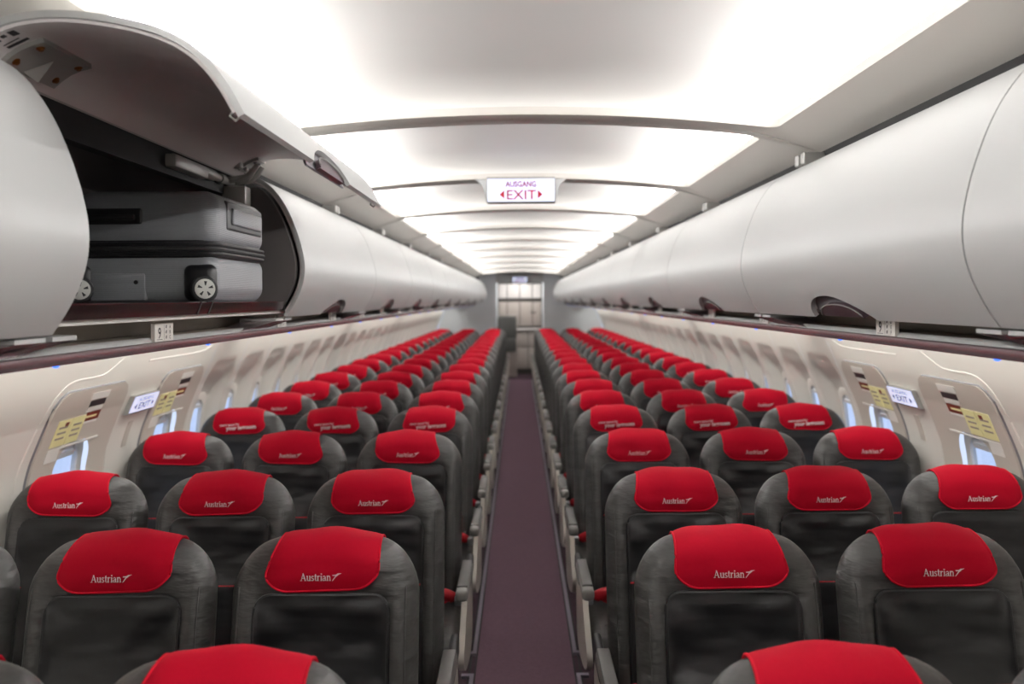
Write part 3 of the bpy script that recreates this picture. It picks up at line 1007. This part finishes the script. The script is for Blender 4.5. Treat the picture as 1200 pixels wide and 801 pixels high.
# grip on the aisle side
MB().box(SX - .02, SX + .003, -.15, .20, .222, .312, bevel=.011, seg=4).obj('side_grip_recess', 'casedk', cs)
MB().box(SX, SX + .010, -.11, .17, .242, .292, bevel=.006, seg=3).obj('side_grip', 'case', cs)
for sx in (-1, 1):
    hs = MB()
    cx = SX - .034 if sx > 0 else -SX + .02
    hs.box(cx - .055, cx + .036, -SY - .012, -SY + .03, .018, .122, bevel=.022, seg=5)
    ho = hs.obj('wheel_housing', 'casedk', cs)
    whl = Vector((cx + .012, -SY - .026, .052))
    ax = (.55, -.84, 0)
    MB().lathe([(.030, -.011), (.036, -.007), (.0365, .007), (.033, .011), (.026, .0125)], whl, ax, 24).obj('tyre', 'rubber', ho)
    hb = MB().lathe([(.0275, .0), (.0275, .0135), (.024, .0155)], whl, ax, 24)
    ho2 = hb.obj('wheel_hub', 'hub', ho)
    axv = Vector(ax).normalized(); uu = Vector((axv.y, -axv.x, 0)).normalized(); ww = Vector((0, 0, 1))
    sl = MB()
    for k in range(5):
        a = math.radians(72 * k + 20)
        d1 = uu * math.cos(a) + ww * math.sin(a); d2 = uu * -math.sin(a) + ww * math.cos(a)
        c0 = whl + axv * .0158
        sl.add([c0 + d1 * .009 - d2 * .0012, c0 + d1 * .009 + d2 * .0012, c0 + d1 * .021 + d2 * .0042, c0 + d1 * .021 - d2 * .0042], [(0, 1, 2, 3)])
    # slots belong to the hub: same mesh object child of the suitcase part level
    for p in sl.v: pass
    me = ho2.data
    bm = bmesh.new(); bm.from_mesh(me)
    me.materials.append(M['rubber'])
    for q in range(0, len(sl.v), 4):
        fv = [bm.verts.new(p) for p in sl.v[q:q + 4]]
        bm.faces.new(fv).material_index = 1
    bm.to_mesh(me); bm.free()

# ------------------------------------------------------------------ hanging exit signs
def hang_sign(y, zc_, w, h, label, small):
    e = tag(empty('exit_sign', (0, y, zc_)), label, 'sign', 'hanging exit signs')
    bx = MB().box(-w / 2 - .006, w / 2 + .006, -.02, .05, -h / 2 - .006, h / 2 + .012, bevel=.004, seg=1)
    bx.obj('housing', 'steel', e)
    MB().box(-w / 2, w / 2, -.024, -.0195, -h / 2, h / 2).obj('lit_face', 'signlit', e, smooth=0)
    ck = MB()
    for s in (-1, 1):
        top = zc(0) - zc_
        c0 = catmull([(s * (w / 2 + .008), -h / 2 + .0), (s * (w / 2 + .018), -h / 2 + .05), (s * (w / 2 + .030), top - .03), (s * (w / 2 + .062), top - .004)], 5)
        poly = c0 + [(s * (w / 2 + .007), top - .004)]
        ck.prism(poly, 'y', -.018, .046)
    ck.obj('cheek', 'white', e)
    tx = MB()
    F = lambda u, v: (u, -.0248, v)
    vs, fs = text_geo('EXIT', .070, .0008, fit=.155)
    tx.add([F(u, v - .048) for u, v in vs], fs)
    for s in (-1, 1):
        tx.add([F(s * .088, .004 - .003), F(s * .088, -.043 - .003), F(s * .114, -.020 - .003)], [(0, 1, 2)])
    tx.obj('lettering', 'signred', e, smooth=0, recalc=False)
    t2 = MB()
    vs, fs = text_geo('AUSGANG', .042, .0012, fit=.162)
    t2.add([F(u, v + .018) for u, v in vs], fs)
    t2.obj('lettering', 'signpink', e, smooth=0, recalc=False)
hang_sign(4.64, 2.262, .352, .118, 'lit exit sign hanging from the ceiling rib over the aisle', False)
hang_sign(18.34, 2.085, .30, .115, 'small far lit exit sign above the opening to the galley', True)

# ------------------------------------------------------------------ galley at the far end
ga = tag(empty('galley_unit', (0, 19.6, 0)), 'beige and white galley cabinet wall seen beyond the far partitions', 'galley')
MB().box(-.49, .49, .05, .6, 0, 2.20).obj('carcass', 'galleyd', ga, smooth=0)
xs = [-.485, -.29, -.005, .28, .485]
for i in range(4):
    MB().box(xs[i] + .008, xs[i + 1] - .008, .02, .055, 1.70, 2.02, bevel=.008).obj('locker_door', 'galleyw', ga)
    MB().box(xs[i] + .008, xs[i + 1] - .008, .02, .055, 1.08, 1.62, bevel=.006).obj('cabinet_door', 'galley', ga)
MB().box(-.485, .485, .03, .055, 2.05, 2.19, bevel=.006).obj('header_panel', 'galley', ga)
for i in range(2, 4):
    MB().box(xs[2] + .28 + (i - 2) * .06 - .03, xs[2] + .28 + (i - 2) * .06 + .01, .004, .021, 1.36, 1.40, bevel=.006).obj('latch', 'galleyd', ga)
MB().box(-.485, .485, -.03, .055, .98, 1.03, bevel=.01).obj('counter', 'galleyw', ga)
for i in range(3):
    a, b = (-.485, -.10, .17, .485)[i:i + 2]
    MB().box(a + .006, b - .006, .02, .055, .12, .60, bevel=.006).obj('trolley_door', 'galley', ga)
    MB().box(a + .006, b - .006, .02, .055, .62, .96, bevel=.006).obj('trolley_door', 'galley', ga)
MB().box(-.485, .485, .03, .055, .0, .10).obj('plinth', 'galleyd', ga, smooth=0)
js = tag(empty('attendant_seat', (-.27, 18.9, 0)), 'folded grey attendant seat at the far end by the galley', 'seat')
MB().box(-.21, .19, 0, .09, .82, 1.32, bevel=.03, seg=3).obj('backrest', 'jump', js)
MB().box(-.20, .18, -.05, .0, .55, .84, bevel=.02, seg=3).obj('folded_cushion', 'jump', js)
MB().box(-.22, .20, .09, .13, .0, 1.28, bevel=.006).obj('back_frame', 'galley', js)

# ------------------------------------------------------------------ passenger seats
SW, TOP = 0.233, 1.102        # half width, top of backrest
TILT = math.tan(math.radians(11))


def seat_T(x):
    e = 0.055
    q = max(0.0, (abs(x) - (SW - e)) / e)
    return 0.052 * math.sqrt(max(0.0, 1 - q ** 2.4))


def seat_H(x):
    rx, ry = 0.105, 0.105
    q = max(0.0, (abs(x) - (SW - rx)) / rx)
    return TOP - ry * (1 - math.sqrt(max(0.0, 1 - q ** 2.2))) - 0.046 * (x / SW) ** 2


def seat_bulge(x, h):
    ax = abs(x)
    b = 0.020 * sm(.955, 1.02, h) * (1 - sm(.10, .20, ax))
    b += 0.014 * sm(.150, .185, ax) * (1 - sm(.20, .2285, ax)) * (1 - sm(.90, 1.02, h))
    b += 0.016 * (1 - sm(.0, .16, abs(h - .66))) * (1 - sm(.12, .17, ax))
    return b


RV = 0.046
HB = 0.36                      # bottom of the backrest


def seat_pt(x, sig, off=0.0):
    """sig is a length along the side profile: 0 at the front bottom, up the front, over the top, down the back"""
    H, T = seat_H(x), seat_T(x)
    rv = min(RV, max(.004, T))
    Lf = H - rv - HB
    La = math.pi * rv
    if sig <= Lf:
        h = HB + sig
        n, nh = -(T + seat_bulge(x, h)), 0.0
        nn = (-1.0, 0.0)
        y, z = n + nn[0] * off, h
    elif sig <= Lf + La:
        a = (sig - Lf) / rv
        c, s_ = math.cos(a), math.sin(a)
        bf = seat_bulge(x, H - rv) * max(0.0, c) 
        y = -(T * c) - bf - off * c
        z = H - rv + (rv + off) * s_
    else:
        h = H - rv - (sig - Lf - La)
        y, z = T + off, h
    return y + (z - TOP) * TILT, z


def front_y(x, z, off):
    return -(seat_T(x) + seat_bulge(x, z)) - off + (z - TOP) * TILT


def back_mesh():
    m_ = MB()
    xs = [SW * math.sin(math.pi / 2 * t) for t in lins(-1, 1, 33)]
    xs = sorted(set([round(x, 5) for x in xs] + [-.19, -.175, -.16, .16, .175, .19]))
    fr = lins(0, 1, 26)
    def f(x, q):
        H, T = seat_H(x), seat_T(x)
        rv = min(RV, max(.004, T)); Lf = H - rv - HB; La = math.pi * rv
        # share of rows: 17 front, 6 over the top, 6 back
        if q <= .55: sg = Lf * (q / .55)
        elif q <= .78: sg = Lf + La * (q - .55) / .23
        else: sg = Lf + La + Lf * (q - .78) / .22
        y, z = seat_pt(x, sg)
        return (x, y, z)
    qs = lins(0, .55, 22) + lins(.55, .78, 9)[1:] + lins(.78, 1, 6)[1:]
    m_.grid(f, xs, qs)
    # close the underside
    n = len(qs)
    o = len(m_.v)
    m_.f += [(i * n, i * n + n - 1, (i + 1) * n + n - 1, (i + 1) * n) for i in range(len(xs) - 1)]
    m_.m += [0] * (len(xs) - 1)
    # welt seams on the shoulders
    for s in (-1, 1):
        m_.tube([(s * .205, front_y(s * .205, z, .0005), z) for z in lins(.42, .985, 14)], .0022, 5)
        m_.tube([(x, front_y(x, .965 + .0 * x, .0005), .952) for x in [s * q for q in lins(.172, .218, 6)]], .0022, 5)
    return m_.mesh('backrest', 'leather', 50)


def panel_mesh():
    w, zb, zt, r = .164, .44, .968, .04
    def zr(x): 
        q = max(0, (abs(x) - (w - r)) / r)
        return zt - r * (1 - math.sqrt(max(0, 1 - q * q)))
    xs = sorted(set([round(w * math.sin(math.pi / 2 * t), 5) for t in lins(-1, 1, 25)]))
    def fold(x, z):
        e = sm(0, .03, w - abs(x)) * sm(0, .03, zr(x) - z)
        return e * (.0045 * math.sin(34 * (z + 1.4 * x * x) + .8) + .003 * math.sin(52 * z - 30 * x) * sm(.0, .12, x) + .0028 * math.sin(47 * z + 24 * x + 1) * sm(.0, .12, -x))
    A = lambda off: (lambda x, v: (x, front_y(x, lerp(zb, zr(x), v), off + (fold(x, lerp(zb, zr(x), v)) + .004 if off > 0 else 0)), lerp(zb, zr(x), v)))
    m_ = MB().slab(A(.0055), A(-.004), xs, lins(0, 1, 46))
    edge = [(x, front_y(x, z, .005), z) for x, z in [(-w, z) for z in lins(zb, zt - r, 12)] + [(x, zr(x)) for x in xs[1:-1]] + [(w, z) for z in lins(zt - r, zb, 12)]]
    m_.tube(edge, .0048, 6, m=1)
    return m_.mesh('back_panel', ['dark', 'piping'], 50)


def seam_mesh():
    return MB().tube([(x, front_y(x, .757, .012), .757) for x in lins(-.160, .160, 12)], .0028, 6).mesh('red_seam', 'seam')


CW = .1435
def cover_mesh(variant):
    """cloth over the headrest: bottom corners rounded, back end hangs down behind; variant changes how the top corners lie"""
    zb = .981
    r = .062
    dl, dr_ = ((.034, .006), (.006, .034), (.022, .022), (.012, .030))[variant]
    slope = (.004, -.004, 0, .002)[variant]
    wob = variant * 1.7
    xi = [math.sin(math.pi / 2 * t) for t in lins(-1, 1, 25)]
    ref = 0.0
    H0 = seat_H(0); L0 = H0 - RV - HB
    total_top = L0 + math.pi * RV * .5
    end = L0 + math.pi * RV + .05
    def f(off):
        def g(q, v):
            s0 = zb - HB + slope * q
            aq = abs(q) * CW
            k = max(0, (aq - (CW - r)) / r)
            st = s0 + r * .85 * (1 - math.sqrt(max(0, 1 - min(1, k) ** 2)))
            sig = lerp(st, end, v)
            t_ = sm(L0 - .055, total_top, sig)
            wl = CW - (dl if q < 0 else dr_) * t_ - .006 * sm(s0 + .10, s0, sig)
            x = q * wl
            H, T = seat_H(x), seat_T(x)
            # keep the over-the-top length in step with this column's own height
            Lf = H - RV - HB
            sg = sig if sig < s0 + .02 else s0 + .02 + (sig - s0 - .02) * (Lf - s0 - .02) / max(.01, (L0 - s0 - .02)) if sig < L0 else Lf + (sig - L0)
            wr = .0022 * math.sin(x * 42 + wob + sig * 25) * sm(s0, s0 + .05, sig)
            y, z = seat_pt(x, sg, (off + wr) * (1 - .5 * abs(q) ** 8))
            return (x, y, z)
        return g
    vs_ = lins(0, .62, 18) + lins(.62, 1, 9)[1:]
    m_ = MB().slab(f(.0085), f(.0005), xi, vs_)
    ed = [f(.0085)(-1, v) for v in reversed(vs_)] + [f(.0085)(q, 0) for q in xi[1:-1]] + [f(.0085)(1, v) for v in vs_]
    m_.tube(ed, .0030, 6, m=1)
    return m_.mesh('headrest_cover', ['red', 'hem'], 50)


def cover_y(x, z): return front_y(x, z, .0085 + .0035)


def print_mesh(kind):
    m_ = MB()
    if kind == 'airline':
        q, w = serif_word()
        k = .0172
        for p in q:
            pts = [((a - w / 2) * k + .002, b * k + 1.008) for a, b in p]
            m_.add([(x, cover_y(x, z), z) for x, z in pts], [(0, 1, 2, 3)])
    else:
        for txt, sz, b, u0, v0 in (('more space for', .0165, .0003, -.048, 1.026), ('your legroom', .0285, .0011, .014, 1.004)):
            vs, fs = text_geo(txt, sz, b)
            m_.add([(u + u0, cover_y(u + u0, v + v0 + .06 * (u + u0)), v + v0 + .06 * (u + u0)) for u, v in vs], fs)
    return m_.mesh('lettering', 'print', 0, recalc=False)


def cushion_mesh(sg):
    m_ = MB()
    x0, x1 = (-.250, .250) if sg == 0 else ((-.256, .250) if sg < 0 else (-.250, .256))
    def xf(p):
        t = (p.y + .72) / .60
        return Vector((p.x, p.y, p.z + (.010 * math.cos(p.x / .25 * 1.4) if p.z > .38 else 0) + .022 * (1 - t)))
    m_.box(x0, x1, -.720, -.12, .300, .420, bevel=.042, seg=5, xf=xf)
    m_.tube([(x0 + .012, -.555, .418), (x0 + .06, -.555, .4385), (0, -.555, .4455), (x1 - .06, -.555, .4385), (x1 - .012, -.555, .418)], .003, 5)
    return m_.mesh('seat_cushion', 'cushion', 50)


def front_skirt_mesh():
    return MB().box(-.235, .235, -.716, -.660, .225, .400, bevel=.014, seg=3).mesh('cushion_front', 'dark', 50)


def armrest_mesh(cx):
    m_ = MB()
    m_.box(cx - .023, cx + .023, -.735, -.36, .592, .634, bevel=.014, seg=3)
    m_.box(cx - .020, cx + .020, -.69, -.37, .630, .640, bevel=.005, seg=2, m=1)
    m_.box(cx - .014, cx + .014, -.40, -.15, .535, .605, bevel=.012, seg=2, m=2)
    return m_.mesh('armrest', ['arm', 'armtop', 'piping'], 50)


def side_shell_mesh(cx):
    poly = catmull([(-.14, .555), (-.30, .570), (-.42, .555), (-.54, .475), (-.64, .42), (-.70, .38), (-.68, .33), (-.55, .275), (-.32, .235), (-.16, .255), (-.10, .40), (-.14, .555)], 4)[:-1]
    m_ = MB().prism(poly, 'x', cx - .011, cx + .011)
    return m_.mesh('side_shell', 'shell', 50)


def belt_mesh(sg):
    m_ = MB()
    pts = catmull([(sg * .225, -.20, .42), (sg * .21, -.27, .452), (sg * .16, -.34, .452), (sg * .10, -.40, .4475)], 5)
    m_.slab(lambda i, v: (pts[i][0], pts[i][1] + v, pts[i][2] + .004), lambda i, v: (pts[i][0], pts[i][1] + v, pts[i][2]), list(range(len(pts))), [-.024, .024])
    m_.tube(catmull([(sg * .22, -.31, .462), (sg * .17, -.32, .486), (sg * .11, -.33, .468)], 4), [.012] + [.022] * 7 + [.014], 10)
    return m_.mesh('seat_belt', 'belt', 50)


def buckle_mesh(sg):
    m_ = MB().box(sg * .14 - .035, sg * .14 + .030, -.50, -.44, .446, .466, bevel=.006, seg=2)
    return m_.mesh('buckle', 'buckle', 50)


def anchor_mesh(sg):
    m_ = MB()
    m_.box(sg * .235 - .018, sg * .235 + .012, -.335, -.295, .440, .480, bevel=.006, seg=2)
    return m_.mesh('belt_anchor', 'buckle', 50)


def leg_mesh(s):
    m_ = MB()
    m_.tube([(s * .15, -.54, .31), (s * .15, -.52, .10), (s * .15, -.52, .012)], .016, 8)
    m_.tube([(s * .15, -.52, .08), (s * .15, -.16, .31)], .012, 8)
    m_.box(s * .15 - .02, s * .15 + .02, -.56, -.10, -.003, .014, bevel=.004, seg=1)
    return m_.mesh('leg', 'arm', 40)


SM = dict(back=back_mesh(), panel=panel_mesh(), seam=seam_mesh(), cover=[cover_mesh(i) for i in range(4)], airline=print_mesh('airline'), legroom=print_mesh('legroom'),
          cushion={q: cushion_mesh(q) for q in (-1, 0, 1)}, skirt=front_skirt_mesh(), arm={(s, c): armrest_mesh(s * (.274 if c == 0 else .2535)) for s in (-1, 1) for c in (0, 1)}, shell={s: side_shell_mesh(s * .268) for s in (-1, 1)},
          belt={s: belt_mesh(s) for s in (-1, 1)}, buckle={s: buckle_mesh(s) for s in (-1, 1)}, anchor={s: anchor_mesh(s) for s in (-1, 1)}, leg={s: leg_mesh(s) for s in (-1, 1)})
ROWS = [1.41, 2.178, 2.95, 3.85, 4.72] + [4.72 + .775 * i for i in range(1, 17)]
POS = [(.503, 'aisle'), (1.013, 'middle'), (1.517, 'window')]
PICK = {(1, -1, 0): 0, (1, -1, 1): 0, (1, 1, 0): 3, (1, 1, 1): 3, (2, -1, 2): 1, (2, 1, 0): 2, (2, 1, 1): 2, (2, 1, 2): 2, (0, -1, 0): 0, (0, 1, 0): 1}
for r, D in enumerate(ROWS):
    for s in (-1, 1):
        for c, (X, pos) in enumerate(POS):
            if r == 0 and c == 2:
                continue
            jx = random.uniform(-.0015, .0015) if r > 1 else 0
            jy = random.uniform(-.010, .010) if r > 4 else 0
            t = empty('passenger_seat', (s * X + jx, D + .052 + jy, 0))
            where = 'nearest row to the camera' if r == 0 else ('last row before the partition' if r == len(ROWS) - 1 else ORD[r] + ' row from the camera')
            tag(t, 'grey %s seat with %s, %s, %s' % (pos, 'legroom slogan on red cover' if r == 4 else 'red headrest cover', where, SIDE[s]), 'seat', 'passenger seats in rows, ' + SIDE[s])
            b = link('backrest', SM['back'], t)
            p = link('back_panel', SM['panel'], t)
            link('red_seam', SM['seam'], p)
            v = PICK.get((r, s, c), random.randrange(4))
            cv = link('headrest_cover', SM['cover'][v], t)
            link('lettering', SM['legroom'] if r == 4 else SM['airline'], cv)
            link('seat_cushion', SM['cushion'][-s if c == 0 else 0], t)
            link('cushion_front', SM['skirt'], t)
            link('armrest', SM['arm'][(-s, 0 if c == 0 else 1)], t)
            if c == 0:
                link('side_shell', SM['shell'][-s], t)
            bs = -s
            link('seat_belt', SM['belt'][bs], t)
            link('buckle', SM['buckle'][bs], t)
            link('belt_anchor', SM['anchor'][bs], t)
            for q in (-1, 1):
                link('leg', SM['leg'][q], t)
